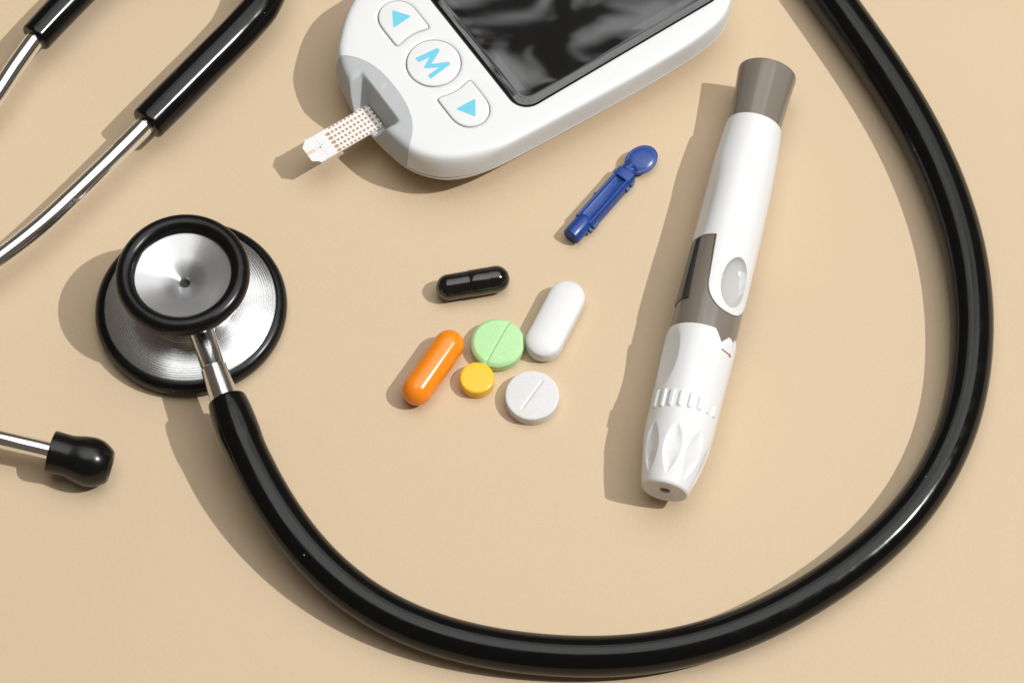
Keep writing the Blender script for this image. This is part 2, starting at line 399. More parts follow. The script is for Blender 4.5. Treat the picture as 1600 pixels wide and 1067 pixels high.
# the two branches of the fork, ending in frame
def branch(pts, name='branch_tube'):
    q = catmull([np.array(p, float) for p in pts], 14)
    return mesh(name, *sweep(q[:, :3], q[:, 3], 40, lip=0.8), M_RUBBER, ste, 50)
def px(a, b, h, r): return np.array([*P(a, b, h), r])
branch([(-62, 183, 7.3, 5.6), (-74, 178, 8.4, 4.8), (-75, 160, 9.4, 4.7), px(428, -60, 9.8, 4.7), px(411, 5, 9.8, 4.7), px(383, 40, 9.8, 4.7), px(320, 104, 9.8, 4.7), px(262, 162, 9.8, 4.7), px(232, 192, 9.8, 4.6)])
branch([(-62, 184, 7.3, 5.6), (-80, 182, 8.4, 4.6), (-100, 168, 9.3, 4.4), px(230, -110, 9.6, 4.3), px(160, -48, 9.6, 4.3), px(112, 0, 9.6, 4.25), px(84, 29, 9.6, 4.2), px(57, 58, 9.6, 4.1)])
def chrome_tube(pts, name='ear_tube'):
    q = catmull([np.array(p, float) for p in pts], 14)
    return mesh(name, *sweep(q[:, :3], q[:, 3], 32), M_CHROME, ste, 50)
chrome_tube([px(250, 172, 9.8, 2.4), px(230, 193, 9.8, 2.4), px(172, 251, 9.6, 2.4), px(120, 301, 9.4, 2.4), px(60, 356, 9.2, 2.4), px(0, 403, 9.0, 2.4), px(-60, 446, 8.8, 2.4),
             px(-128, 505, 8.4, 2.4), px(-168, 580, 7.6, 2.4), px(-130, 645, 7.6, 2.3), px(-60, 672, 7.9, 2.2), px(0, 686, 7.9, 2.15), px(70, 702.5, 7.4, 2.15), px(90, 708, 7.0, 2.15)])
chrome_tube([px(70, 44, 9.6, 2.4), px(56.5, 60, 9.6, 2.4), px(24, 105, 9.4, 2.4), px(-6, 150, 9.2, 2.4), px(-50, 205, 9.0, 2.4), px(-110, 270, 8.6, 2.4), px(-180, 330, 8.0, 2.4), px(-245, 372, 6.4, 2.4)])
def ear_tip(o, d):
    r = [(2.1, 0.9), (4.2, 0.35), (4.7, 0.0), (4.95, 0.2), (5.0, 0.8), (4.95, 3.0), (4.92, 4.6), (5.12, 5.8), (5.4, 7.0), (5.65, 8.4), (5.82, 10.0), (5.8, 11.2), (5.5, 12.7), (4.9, 14.1), (4.1, 15.3), (3.7, 15.75), (3.5, 15.85), (2.5, 15.6), (2.2, 15.2), (2.0, 12.5), (0.02, 12.3)]
    r = [(a, b*0.91) for a, b in r]
    return lathe(r, o, d, 56, False, True)
e0 = P(78.5, 705, 7.2); e1 = P(169.5, 729, 4.9)
mesh('ear_tip', *ear_tip(e0, e1-e0), M_TIP, ste, 40)
e0 = P(-240, 368, 6.2); e1 = P(-330, 410, 5.85)
mesh('ear_tip', *ear_tip(e0, e1-e0), M_TIP, ste, 40)

# ================================================================== glucose meter
TH = math.radians(34.3); MU = np.array([math.cos(TH), math.sin(TH)]); MV = np.array([math.sin(TH), -math.cos(TH)])
M0 = np.array([-19.27, 68.23])
def m3(u, v, z):
    q = M0+MU*u+MV*v; return np.array([q[0], q[1], z])
met = thing('glucose_meter', 'white blood glucose meter with black screen, three buttons and grey strip port', 'glucose meter', m3(28, 0, 0))
def swap(Fc): return [tuple(reversed(f)) for f in Fc]     # the u, v frame is left-handed
right = [(-22.1, 0), (-22.0, 4), (-21.4, 9.7), (-19.4, 18.0), (-15.5, 23.5), (-11.5, 26.4), (-7.2, 28.2), (-2, 29.3), (3, 29.8), (21.5, 30.7), (40.5, 31.3), (58.5, 31.0), (67.7, 29.2), (73.2, 25), (77, 18), (79, 9)]
left = [(79.5, 0), (79, -9), (77, -18), (73.2, -25), (67.7, -29.2), (58.5, -31), (40.5, -31.3), (21.5, -30.7), (6, -30.0), (-3.9, -29.0), (-9.9, -25.9), (-15, -21.4), (-18.4, -17.3), (-20.4, -12.5), (-21.4, -7.5), (-22.0, -3.5)]
OUT = ccw(catmull([np.array(p, float) for p in right+left], 10, True))
SEAM = 9.7
def ztop(d, u=0.0):
    """casing height over the distance from the outline: soft round the port end, crisp along the sides"""
    d = np.asarray(d, float); dx = [0, 0.05, 0.12, 0.25, 0.4, 0.6, 0.8, 1.2, 1.7, 2.4, 3.4, 5.5, 9, 30]
    zs = np.interp(d, dx, [SEAM, 10.0, 10.7, 11.7, 12.6, 13.7, 14.5, 15.75, 16.42, 16.74, 16.88, 16.98, 17.02, 17.05])
    zc = np.interp(d, dx, [SEAM, 13.6, 15.5, 16.02, 16.28, 16.5, 16.63, 16.77, 16.85, 16.91, 16.95, 16.99, 17.02, 17.05])
    w = np.clip((np.asarray(u, float)+16)/18.0, 0, 1); w = w*w*(3-2*w)
    return zs*(1-w)+zc*w
def ua(v):
    dv = np.asarray(v, float)-0.6; return -11.8-0.0108*dv**2-5.8e-5*dv**4
def pocket(u, v):
    """scoop in the port that leads to the slot"""
    back = (u+18.2)*3.6
    side = np.where(v > 1.3, (v-6.2)*2.4, (-2.9-v)*1.5)
    k = 0.25
    sm = lambda a, b, k: k*np.logaddexp(a/k, b/k)
    return SEAM+0.2+sm(sm(back, side, 0.9), 0*u, 0.3)
# button outlines
def d_button(cu, sgn):
    hw, ar, v0 = 4.95, 4.95, 16.3
    p = []
    a0 = math.degrees(math.asin(hw/10.0))
    p += [(cu+10.0*math.sin(math.radians(a)), 10.0*math.cos(math.radians(a))) for a in np.linspace(-a0, a0, 14)]
    p += [(cu+ar*math.cos(math.radians(a)), v0+ar*math.sin(math.radians(a))) for a in np.linspace(0, 180, 22)]
    p = np.array(p); p[:, 1] *= sgn
    # soften the two corners
    p = ccw(p); q = []
    dense = []
    for i in range(len(p)):
        a, b = p[i], p[(i+1) % len(p)]; m = max(1, int(np.linalg.norm(b-a)/0.45))
        dense += [a+(b-a)*k/m for k in range(m)]
    dense = np.array(dense)
    for _ in range(6): dense = 0.25*np.roll(dense, 1, 0)+0.5*dense+0.25*np.roll(dense, -1, 0)
    return dense
B_UP = d_button(-0.1, -1); B_DN = d_button(-0.25, 1)
B_M = np.array(arc(-0.15, 0.1, 6.7, 0, 360, 65)[:-1])
SCR = ccw(rrect(9.4, 72.0, -23.6, 24.3, 5.0))
def ddense(poly, h):
    o = []
    for i in range(len(poly)):
        a, b = poly[i], poly[(i+1) % len(poly)]; m = max(1, int(np.linalg.norm(b-a)/h))
        o += [a+(b-a)*k/m for k in range(m)]
    return np.array(o)
SCRd = ddense(SCR, 1.2)
holes = [ccw(offset(ccw(B_UP), -0.22)), ccw(offset(ccw(B_M), -0.22)), ccw(offset(ccw(B_DN), -0.22)), SCRd]
lips = [[offset(h, -0.25), offset(h, -0.6), offset(h, -1.0)] for h in holes[:3]]+[[offset(SCRd, -0.2), offset(SCRd, -0.5)]]
vv = np.linspace(-17.9, 18.6, 90); arcl = [(float(ua(t)), float(t)) for t in vv]
arcl = [p for p in arcl if inside(OUT, [p[0]], [p[1]])[0] and pdist(OUT, [p[0]], [p[1]])[0] > 0.03]
ex = []
for d in (0.05, 0.12, 0.25, 0.4, 0.6, 0.8, 1.2, 1.7, 2.4, 3.4, 5.0): ex += [tuple(p) for p in offset(OUT, d)]
for ls in lips:
    for l in ls: ex += [tuple(p) for p in l]
gx, gy = np.meshgrid(np.arange(-22, 80, 2.3), np.arange(-31, 31.5, 2.3)); g = np.stack([gx.ravel(), gy.ravel()], 1)
g = g+rng.normal(0, 0.15, g.shape)
ex += [tuple(p) for p in g if pdist(OUT, [p[0]], [p[1]])[0] > 5.2 and inside(OUT, [p[0]], [p[1]])[0]]
gx, gy = np.meshgrid(np.arange(-22.5, -13, 0.3), np.arange(-9, 12, 0.3)); g = np.stack([gx.ravel(), gy.ravel()], 1)
ex += [tuple(p) for p in g if p[0] < float(ua(p[1]))-0.2]
ex = np.array(ex); ok = inside(OUT, ex[:, 0], ex[:, 1]) & (pdist(OUT, ex[:, 0], ex[:, 1]) > 0.03)
for h in holes: ok &= ~inside(h, ex[:, 0], ex[:, 1]) & (pdist(h, ex[:, 0], ex[:, 1]) > 0.08)
ex = ex[ok]
V2, T2 = cdt([OUT]+holes, [arcl], ex)
cen = V2[T2].mean(1)
keep = inside(OUT, cen[:, 0], cen[:, 1])
for h in holes: keep &= ~inside(h, cen[:, 0], cen[:, 1])
T2 = T2[keep]; cen = cen[keep]
dO = pdist(OUT, V2[:, 0], V2[:, 1]); zz = ztop(dO, V2[:, 0])
for h in holes[:3]:
    dh = pdist(h, V2[:, 0], V2[:, 1]); zz -= 0.22*np.clip(1-dh/0.7, 0, 1)**2
dh = pdist(holes[3], V2[:, 0], V2[:, 1]); zz -= 0.12*np.clip(1-dh/0.4, 0, 1)**2
is_in = cen[:, 0] < ua(cen[:, 1])
def submesh(tris, z, name, material, parent, sharp):
    idx, inv = np.unique(tris.ravel(), return_inverse=True); f = inv.reshape(-1, 3)
    v = [m3(V2[i, 0], V2[i, 1], z[i]) for i in idx]
    # consistent upward winding
    out = []
    for a, b, c in f:
        n = np.cross(v[b]-v[a], v[c]-v[a]); out.append((a, b, c) if n[2] >= 0 else (a, c, b))
    return v, out
v, f = submesh(T2[~is_in], zz, 'upper_shell', M_WHITE, met, 40)
for h in holes:       # walls of the openings
    k = len(v); n = len(h)
    dz = 0.22 if h is not SCRd else 0.12
    zt = ztop(pdist(OUT, h[:, 0], h[:, 1]))-dz
    v += [m3(a, b, z) for (a, b), z in zip(h, zt)]+[m3(a, b, 15.2) for a, b in h]
    f += [(k+i, k+(i+1) % n, k+n+(i+1) % n, k+n+i) for i in range(n)]
upper = mesh('upper_shell', v, f, M_WHITE, met, 40)
zi = -0.5*np.logaddexp(-(zz-0.05)/0.5, -pocket(V2[:, 0], V2[:, 1])/0.5)
zi = np.maximum(zi, SEAM-0.05)
v, f = submesh(T2[is_in], zi, 'strip_port', M_GREY, met, 25)
port = mesh('strip_port', v, f, M_GREY, met, 30)
# the slot behind the scoop, and a small printed mark beside it
sl = np.array([(-18.13, -2.75), (-17.0, -2.75), (-17.0, 5.0), (-18.13, 5.0)])
mesh('slot', *prism(sl, SEAM-0.4, SEAM+0.9, m3), M_DARK, port, smooth=False)
# lower shell
rings = [(0.7, SEAM-0.05), (0.45, SEAM-0.3), (0.1, SEAM-0.36), (0.0, SEAM-0.5), (0.05, 8.8), (0.3, 8.1), (1.1, 6.8), (2.2, 4.6), (3.8, 1.7), (6.0, 0.5), (7.5, 0.0)]
v = []; n = len(OUT)
for d, z in rings: v += [m3(a, b, z) for a, b in offset(OUT, d)]
f = grid_faces(len(rings), n)+[tuple(range((len(rings)-1)*n, len(rings)*n))]
mesh('lower_shell', v, f, M_WHITE, met, 40)
# a dark floor under the buttons and the screen
mesh('chassis', *prism(rrect(-11.0, 74.0, -25.5, 25.5, 6.0), 9.0, 15.4, m3), M_DARK, met, smooth=False)
# buttons and their symbols
def button(poly, sym):
    b = mesh('button', *prism(poly, 15.3, 17.22, m3, 0.45, 5), M_WHITE, met, 30)
    s = ccw(np.array(sym))
    mesh('symbol', *prism(s, 17.1, 17.25, m3), M_BLUE, b, smooth=False)
def tri(p, r=0.45):
    p = ccw(np.array(p, float)); o = []
    for i in range(3):
        a, b, c = p[i-1], p[i], p[(i+1) % 3]
        q0 = b+unit(a-b)*r; q1 = b+unit(c-b)*r
        for t in np.linspace(0, 1, 5): o.append((1-t)**2*q0+2*t*(1-t)*b+t*t*q1)
    return np.array(o)
button(B_UP, tri([(-0.2, -18.6), (2.75, -14.4), (-2.85, -13.95)]))
button(B_DN, tri([(2.55, 14.5), (-0.3, 18.85), (-3.1, 14.3)]))
button(B_M, [(-3.2, -3.5), (3.0, -2.9), (3.1, -1.95), (-0.85, 0.15), (3.1, 2.05), (3.0, 2.85), (-3.35, 3.65), (-3.4, 2.4), (0.15, 2.05), (-2.95, 0.3), (-2.95, -0.05), (-0.1, -1.75), (-3.15, -2.0)])
# screen: dark surround, domed glass, display
def glassz(d):
    return 16.86+(0.19*d if d < 1.8 else 0.342+0.19*(min(d, 2.4)-1.8)-0.19/1.2*(min(d, 2.4)-1.8)**2)
dd = [0.0, 0.08, 0.16, 0.3, 0.8, 1.4, 1.8, 1.9, 2.0, 2.1, 2.2, 2.3, 2.4, 2.6, 3.4]
v = []; gn = 4*14
def gring(d): return rrect(9.4+0.3+d, 72.0-0.3-d, -23.6+0.3+d, 24.3-0.3-d, 4.9-d, 14)
v += [m3(a, b, 15.4) for a, b in gring(0.0)]
for d in dd:
    z = glassz(d)-0.25*max(0, 1-d/0.3)**2
    v += [m3(a, b, z) for a, b in gring(d)]
f = swap(grid_faces(len(dd)+1, gn))+[tuple(range(len(dd)*gn, (len(dd)+1)*gn))[::-1]]
scr = mesh('screen', v, f, M_GLASS, met, 50)
mesh('display', *prism(ccw(rrect(14.2, 68.0, -19.0, 19.6, 0.6)), 17.1, 17.265, m3, 0.0), M_LCD, scr, smooth=False)
# small light mark on the grey port: a drop above three strokes
mk = [prism(ccw(np.array(arc(-14.6, -0.9, 0.28, 0, 360, 13)[:-1])), 16.6, 16.99, m3)]
for i in range(3): mk.append(prism(ccw(rrect(-14.2+0.45*i, -13.95+0.45*i, -1.9, -0.7-0.2*i, 0.05, 2)), 16.6, 16.99, m3))
mesh('icon', *join(*mk), mat('printed_pale_grey', (0.56, 0.57, 0.58), 0.5), port, smooth=False)

# ================================================================== test strip
st = thing('test_strip', 'white test strip with rows of tan dots pushed into the grey port', 'test strip', m3(-28, 1, 0))
ZS = 9.95
so_ = ccw(np.array([(-16.2, -2.55), (-16.2, 4.75), (-36.4, 4.85), (-36.75, 4.25), (-38.2, 3.2), (-38.15, -1.2), (-36.6, -2.55), (-36.2, -3.0), (-36.0, -2.6)]))
mesh('strip_body', *prism(so_, ZS, ZS+0.42, m3), M_STRIP, st, smooth=False)
ds = []
for r in range(6):
    vr = -2.35+r*1.36
    if r == 5: vr -= 0.06
    for c in range(11):
        uc = -29.6+c*1.12-0.0*r
        ds.append(prism(ccw(np.array(arc(uc, vr, 0.37, 0, 360, 13)[:-1])), ZS+0.2, ZS+0.445, m3))
    if r > 0:
        tear = [(-31.7, vr-0.05), (-31.2, vr-0.38), (-30.75, vr-0.48), (-30.4, vr-0.35), (-30.25, vr), (-30.4, vr+0.35), (-30.75, vr+0.48), (-31.2, vr+0.35)]
        ds.append(prism(ccw(np.array(tear)), ZS+0.2, ZS+0.445, m3))
# keep the print within the strip's edges
V, Fc = join(*ds)
uvw = (V[:, :2]-M0); vv_ = np.clip(uvw@MV, -2.5, 4.7); uu_ = uvw@MU
V = np.array([m3(a, b, z) for a, b, z in zip(uu_, vv_, V[:, 2])])
mesh('printed_dots', V, Fc, M_GOLD, st, smooth=False)
mesh('sample_channel', *prism(rrect(-38.1, -36.0, 0.55, 1.45, 0.1, 3), ZS+0.2, ZS+0.44, m3), M_STRIPG, st, smooth=False)
mesh('sample_window', *prism(rrect(-36.0, -34.0, 0.5, 1.5, 0.1, 3), ZS+0.2, ZS+0.44, m3), mat('pale_grey_window', (0.68, 0.69, 0.70), 0.3), st, smooth=False)
mesh('vent_mark', *join(prism(np.array(arc(-34.4, 1.1, 0.2, 0, 360, 9)[:-1]), ZS+0.2, ZS+0.455, m3), prism(np.array(arc(-33.6, 0.7, 0.12, 0, 360, 9)[:-1]), ZS+0.2, ZS+0.455, m3)), M_DARK, st, smooth=False)
mesh('fold_line', *prism(np.array([(-34.1, -2.5), (-33.98, -2.5), (-33.98, 4.7), (-34.1, 4.7)]), ZS+0.2, ZS+0.435, m3), mat('strip_grey_line', (0.6, 0.6, 0.6), 0.5), st, smooth=False)

# ================================================================== lancing pen
PA = np.array([64.17, 71.34, 8.55]); PX = unit((35.2-64.17, -42.0-71.34, 0)); PR = np.array([-PX[1], PX[0], 0.])
def pen3(t, ph, r):
    c, s = math.cos(ph), math.sin(ph); return PA+PX*t+r*(PR*s+np.array([0, 0, c]))
pen = thing('lancing_pen', 'white and taupe lancing pen lying inside the loop of tubing', 'lancing device', PA+PX*60-np.array([0, 0, 8.55]))
def pen_grid(rows, n, rfun, name, m, parent, phis=None, sharp=35, caps=(False, False)):
    """rows: list of functions phi->t (or numbers); rfun(t, phi, row)"""
    phis = np.linspace(-math.pi, math.pi, n, endpoint=False) if phis is None else phis
    V = []
    for i, rw in enumerate(rows):
        for ph in phis:
            t = rw(ph) if callable(rw) else rw
            V.append(pen3(t, ph, rfun(t, ph, i)))
    nn = len(phis); Fc = grid_faces(len(rows), nn)
    if caps[0]: Fc.append(tuple(range(nn))[::-1])
    if caps[1]: Fc.append(tuple(range((len(rows)-1)*nn, len(rows)*nn)))
    Fc = swap(Fc)
    return mesh(name, V, Fc, m, parent, sharp)
# plunger cap at the back end
cp = [(0.05, 0.55), (5.5, 0.5), (6.6, 0.25), (7.1, 0.0), (7.32, 0.15), (7.38, 0.5), (7.2, 4), (6.95, 8), (6.65, 13), (6.5, 17.5)]
cp = [(r, t+1.2 if t < 1 else t) for r, t in cp]
cv, cf = lathe(cp, PA, PX, 96, False, True)
mesh('plunger_cap', cv, cf, M_TAUPE, pen, 40)
# taupe body
bp_ = [(6.0, 15.0), (6.2, 18), (7.0, 28), (7.55, 42), (7.75, 54), (7.95, 64), (8.0, 74), (7.9, 80), (7.4, 84)]
def r_sleeve(t): return float(np.interp(t, [17, 18, 22, 27, 33, 40, 52, 68, 75], [6.72, 6.98, 7.3, 7.62, 7.88, 8.08, 8.25, 8.42, 8.42]))
PHB = math.radians(34)
def sleeve_end(ph):
    d = math.degrees(ph)-34
    d = (d+180) % 360-180
    x = abs(d)
    if x > 50: return 52.9
    if x > 44: # side edge of the tongue
        return 52.9+(50-x)/6*12.0
    return 64.9+7.4*math.sqrt(max(0, 1-(x/44.0)**2.2))
def flat(t, ph):
    d = math.degrees(ph)+66
    return 0.8*math.exp(-(d/24)**2)*math.exp(-((t-44)/11)**4)
OT, OA, OB = 64.2, 7.1, 3.85       # oval button: centre along the pen, half length, half width
def oval_rho(t, ph): return math.hypot((t-OT)/OA, (ph-PHB)*8.35/OB)
def r_sl(t, ph, i):
    r = r_sleeve(t)-flat(t, ph)
    if oval_rho(t, ph) < 0.99: r -= 2.6
    return r
body_r = lambda t: float(np.interp(t, [b for a, b in bp_], [a for a, b in bp_]))
btr = sorted([15, 18, 28, 42, 52.6, 52.8, 54, 74, 80, 84]+list(np.linspace(55, 73, 37)))
pen_grid(btr, 240, lambda t, ph, i: body_r(t)-(3.4 if oval_rho(t, ph) < 1.1 else 0)-(1.0 if t < 52.7 else 0), 'body', M_TAUPE, pen, None, 30, (True, True))
NS = 150
ph_d = np.concatenate([np.radians(np.arange(-180, -20, 3.0)), np.radians(np.arange(-20, 90, 0.8)), np.radians(np.arange(90, 180, 3.0))])
rows = [(lambda ph, s=s: 17.3+(sleeve_end(ph)-17.3)*s) for s in np.linspace(0, 1, NS)]
rows = [17.6]+rows+[(lambda ph: sleeve_end(ph)+0.12), (lambda ph: sleeve_end(ph)+0.10)]
def r_sl2(t, ph, i):
    if i == 0: return 6.0
    if i == 1: return 6.8
    if i == len(rows)-2: return r_sleeve(t)-0.12-flat(t, ph)
    if i == len(rows)-1: return r_sleeve(t)-1.0
    return r_sl(t, ph, i)
pen_grid(rows, 0, r_sl2, 'sleeve', M_WHITE2, pen, ph_d, 35)
# oval release button: a shallow clear dish with a fine rim
V = []; n = 64; rr = [1.10, 1.07, 1.01, 0.95, 0.92, 0.88, 0.8, 0.65, 0.5, 0.35, 0.2, 0.08, 0.001]
rz = [-0.35, 0.05, 0.13, 0.08, -0.22, -0.60, -0.98, -1.35, -1.6, -1.75, -1.82, -1.85, -1.85]
for q, dzr in zip(rr, rz):
    for a in np.linspace(0, 2*np.pi, n, endpoint=False):
        t = OT+OA*q*math.cos(a); ph = PHB+OB*q*math.sin(a)/8.35
        V.append(pen3(t, ph, r_sleeve(t)-0.02+dzr))
Vr = V[:4*n]; Vd = V[3*n:]
mesh('button_rim', Vr, swap(grid_faces(4, n)), M_WHITE2, pen, 50)
mesh('release_button', Vd, swap(grid_faces(len(rr)-3, n)), M_LENS, pen, 50)
# dark cocking window on the flank
V = []; wn = 10; pin = np.linspace(-92, -46, wn)
tws = np.linspace(53.3, 70.6, 8)
for lvl, sh in ((0.02, 0.0), (0.16, 0.0), (0.22, 0.3)):
    loop = [(tws[0]+sh, a) for a in np.linspace(-92+2*sh, -50-2*sh, 8)]+[(t, -50+(t-53.3)*0.6-2*sh) for t in np.linspace(tws[0]+sh, tws[-1]-sh, 8)[1:]]+[(tws[-1]-sh, a) for a in np.linspace(-40-2*sh, -92+2*sh, 8)[1:]]+[(t, -92+2*sh) for t in np.linspace(tws[-1]-sh, tws[0]+sh, 8)[1:-1]]
    V += [(t, math.radians(a), lvl) for t, a in loop]
nl = len(loop)
body_r = lambda t: float(np.interp(t, [b for a, b in bp_], [a for a, b in bp_]))
VV = [pen3(t, ph, body_r(t)+l) for t, ph, l in V]
# inner surface grid
Fw = grid_faces(3, nl)
gi = len(VV); ts = np.linspace(tws[0]+0.3, tws[-1]-0.3, 8)
for t in ts:
    for s in np.linspace(0, 1, 10):
        a = -91.4+s*((-50.6+(t-53.3)*0.6)+91.4); VV.append(pen3(t, math.radians(a), body_r(t)+0.22))
Fw = Fw+grid_faces(8, 10, False, gi)
mesh('cocking_window', VV, Fw, M_WINDOW, pen, 40)
# lower cap with grips
def lcap_start(ph):
    d = math.degrees(ph)
    return float(np.interp(d, [-180, 20, 35, 49, 56, 64, 67, 72, 91, 110, 180], [77.4, 77.5, 80.3, 78.0, 78.1, 78.6, 79.6, 77.0, 77.2, 77.4, 77.4]))
def r_low(t): return float(np.interp(t, [77, 78.2, 80, 88, 95, 102, 106, 110, 114, 117.2], [8.3, 8.5, 8.5, 8.3, 8.2, 8.08, 7.9, 7.3, 6.35, 5.55]))
def r_lc(t, ph, i):
    r = r_low(t); d = math.degrees(ph)
    # long thumb hollow on the flank, lens-shaped flutes, small raised ribs
    q = math.hypot((t-86)/8.0, (d+54)/23.0)
    if q < 1: r -= 0.75*(1-q*q)
    for c in range(-172, 180, 43):
        dd = (d-c+4+180) % 360-180
        q = abs((t-109.3)/6.2); 
        if q < 1:
            hw = 17*(1-q*q); x = abs(dd)/max(hw, 0.5)
            if x < 1: r -= 0.5*(1-x**2)*min(1, 2.2*(1-q))
    for c in range(-56, 60, 16):
        ln = 2.4-0.011*(c+40) if c > -40 else 2.4
        dd = abs(d-c)*0.143
        s = max(0, 1-(dd/0.62)**2)*max(0, 1-max(0, abs(t-97.3)-ln+0.6)**2/0.36)
        r += 0.42*min(1, s*1.6)
    return r
tt = list(np.linspace(0.03, 0.42, 30))+list(np.linspace(0.44, 0.60, 34))+list(np.linspace(0.62, 1.0, 50))
rows = [(lambda ph: lcap_start(ph)+0.1), lcap_start]+[(lambda ph, s=s: lcap_start(ph)+(117.0-lcap_start(ph))*s) for s in tt]
LR = len(rows)
def r_lc2(t, ph, i):
    if i == 0: return 7.6
    if i == 1: return r_low(t)-0.12
    return r_lc(t, ph, i)
endr = [(5.4, 117.35), (5.15, 117.5), (4.85, 117.42), (1.5, 117.3), (1.3, 117.2), (1.15, 115.0), (0.02, 115.0)]
rows2 = rows+[t for r, t in endr]
pen_grid(rows2, 300, lambda t, ph, i: r_lc2(t, ph, i) if i < LR else endr[i-LR][0], 'tip_cap', M_WHITE2, pen, None, 42)
mesh('tip_hole', *lathe([(0.02, 116.6), (1.18, 116.6), (1.18, 116.2), (0.02, 116.2)], PA, PX, 24, False, False), M_BROWN, pen)
# printed arrow
def pen_strip(pts, w, lift=0.03):
    V = []; pts = np.array(pts, float)
    d = np.gradient(pts, axis=0); d /= np.linalg.norm(d, axis=1)[:, None]
    for (t, a), (dt, da) in zip(pts, d):
        for s in (-1, 1):
            t2 = t-s*w*da; a2 = a+s*w*dt; V.append(pen3(t2, a2/8.4, r_low(t2)+lift))
    return np.array(V), [(2*i, 2*i+1, 2*i+3, 2*i+2) for i in range(len(pts)-1)]
K = math.radians(1)*8.4
ar = [pen_strip([(82.0, a*K) for a in np.linspace(38, 61, 10)], 0.17)]
hd = [pen3(t, math.radians(a), r_low(t)+0.03) for t, a in ((81.3, 58), (82.0, 65), (82.7, 58), (82.0, 59.5))]
ar.append((np.array(hd), [(0, 1, 3), (3, 1, 2)]))
mesh('printed_arrow', *join(*ar), M_BROWN, pen, smooth=False)

# ================================================================== blue lancet
LA = np.array([14.35, 27.2, 0]); LD = unit((14.2, 17.9, 0)); LR_ = np.array([LD[1], -LD[0], 0])
lan = thing('lancet', 'small blue plastic lancet with round twist-off cap', 'lancet', LA+LD*12)
ZB = 2.2
def l3(t, s, z): return LA+LD*t+LR_*s+np.array([0, 0, z])
def extr(sec, t0, t1, ch=0.12):
    n = len(sec); c = np.mean(sec, 0); V = []
    for t, k in ((t0, ch), (t0+ch, 0), (t1-ch, 0), (t1, ch)):
        for s, z in sec:
            q = np.array([s, z])-c; q = q*(1-k/max(np.linalg.norm(q), 0.3)); V.append(l3(t, c[0]+q[0], c[1]+q[1]))
    return np.array(V), grid_faces(4, n)+[tuple(range(n))[::-1], tuple(range(3*n, 4*n))]
# body: channel section with two rails
sec = [(-2.1, 0.1), (2.1, 0.1), (2.55, 0.6), (2.55, 3.1), (2.3, 3.75), (1.95, 4.2), (1.55, 4.2), (1.3, 3.75), (0.9, 3.6), (-0.9, 3.6), (-1.3, 3.75), (-1.55, 4.2), (-1.95, 4.2), (-2.3, 3.75), (-2.55, 3.1), (-2.55, 0.6)]
mesh('body', *extr(sec, 5.2, 20.3), M_LANCET, lan, 30)
mesh('nub', *lathe([(1.2, 0.2), (2.0, 0.0), (2.3, 0.25), (2.35, 0.8), (2.35, 5.0), (2.0, 6.4)], LA+np.array([0, 0, 2.36]), LD, 36), M_LANCET, lan, 30)
sec = [(-1.9, 0.25), (1.9, 0.25), (2.6, 0.9), (2.6, 3.4), (2.1, 4.15), (0.8, 4.45), (-0.8, 4.45), (-2.1, 4.15), (-2.6, 3.4), (-2.6, 0.9)]
mesh('collar', *extr(sec, 20.2, 22.9, 0.2), M_LANCET, lan, 30)
for t0, t1, sg in ((4.2, 5.1, 1), (5.6, 7.5, 1), (18.9, 20.0, 1), (20.7, 21.9, 1), (20.9, 22.3, -1), (13.0, 13.7, -1)):
    sx = [(sg*2.3, 1.2), (sg*3.0, 1.3), (sg*3.0, 2.6), (sg*2.3, 2.8)]
    if sg < 0: sx = sx[::-1]
    mesh('tab', *extr(sx, t0, t1, 0.1), M_LANCET, lan, 30)
mesh('pin_hole', *lathe([(0.02, 0.02), (0.42, 0.02), (0.42, -0.3), (0.02, -0.3)], l3(19.4, 0.1, 3.62), Z, 16, False, False), M_DARK, lan)
# neck and twist-off disc, turned a little off the body's line
mesh('neck', *lathe([(1.8, 22.5), (1.6, 23.4), (1.6, 25.2)], LA+np.array([0, 0, 2.3]), LD, 20), M_LANCET, lan, 40)
DC = np.array([32.1, 48.9, 2.45]); da = math.radians(38); dx = np.array([math.cos(da), math.sin(da), 0.06]); dy = np.array([-math.sin(da), math.cos(da), 0.10])
dx = unit(dx); dy = unit(dy-dx*(dy@dx)); dzv = np.cross(dx, dy)
V = []; pr = [(0.02, -1.15), (0.5, -1.05), (0.8, -0.75), (0.95, -0.45), (1.0, -0.15), (1.0, 0.35), (0.96, 0.55), (0.90, 0.62), (0.84, 0.58), (0.76, 0.70), (0.6, 0.88), (0.4, 1.0), (0.2, 1.06), (0.02, 1.08)]
for q, z in pr:
    for a in np.linspace(0, 2*np.pi, 48, endpoint=False): V.append(DC+dx*4.5*q*math.cos(a)+dy*3.5*q*math.sin(a)+dzv*z)
mesh('twist_cap', V, grid_faces(len(pr), 48), M_LANCET, lan, 35)
bs = DC-dx*2.6
mesh('cap_stalk', *lathe([(1.7, 0), (1.8, 1.0), (2.1, 2.2)], DC-dx*4.9, dx, 20), M_LANCET, lan, 40)

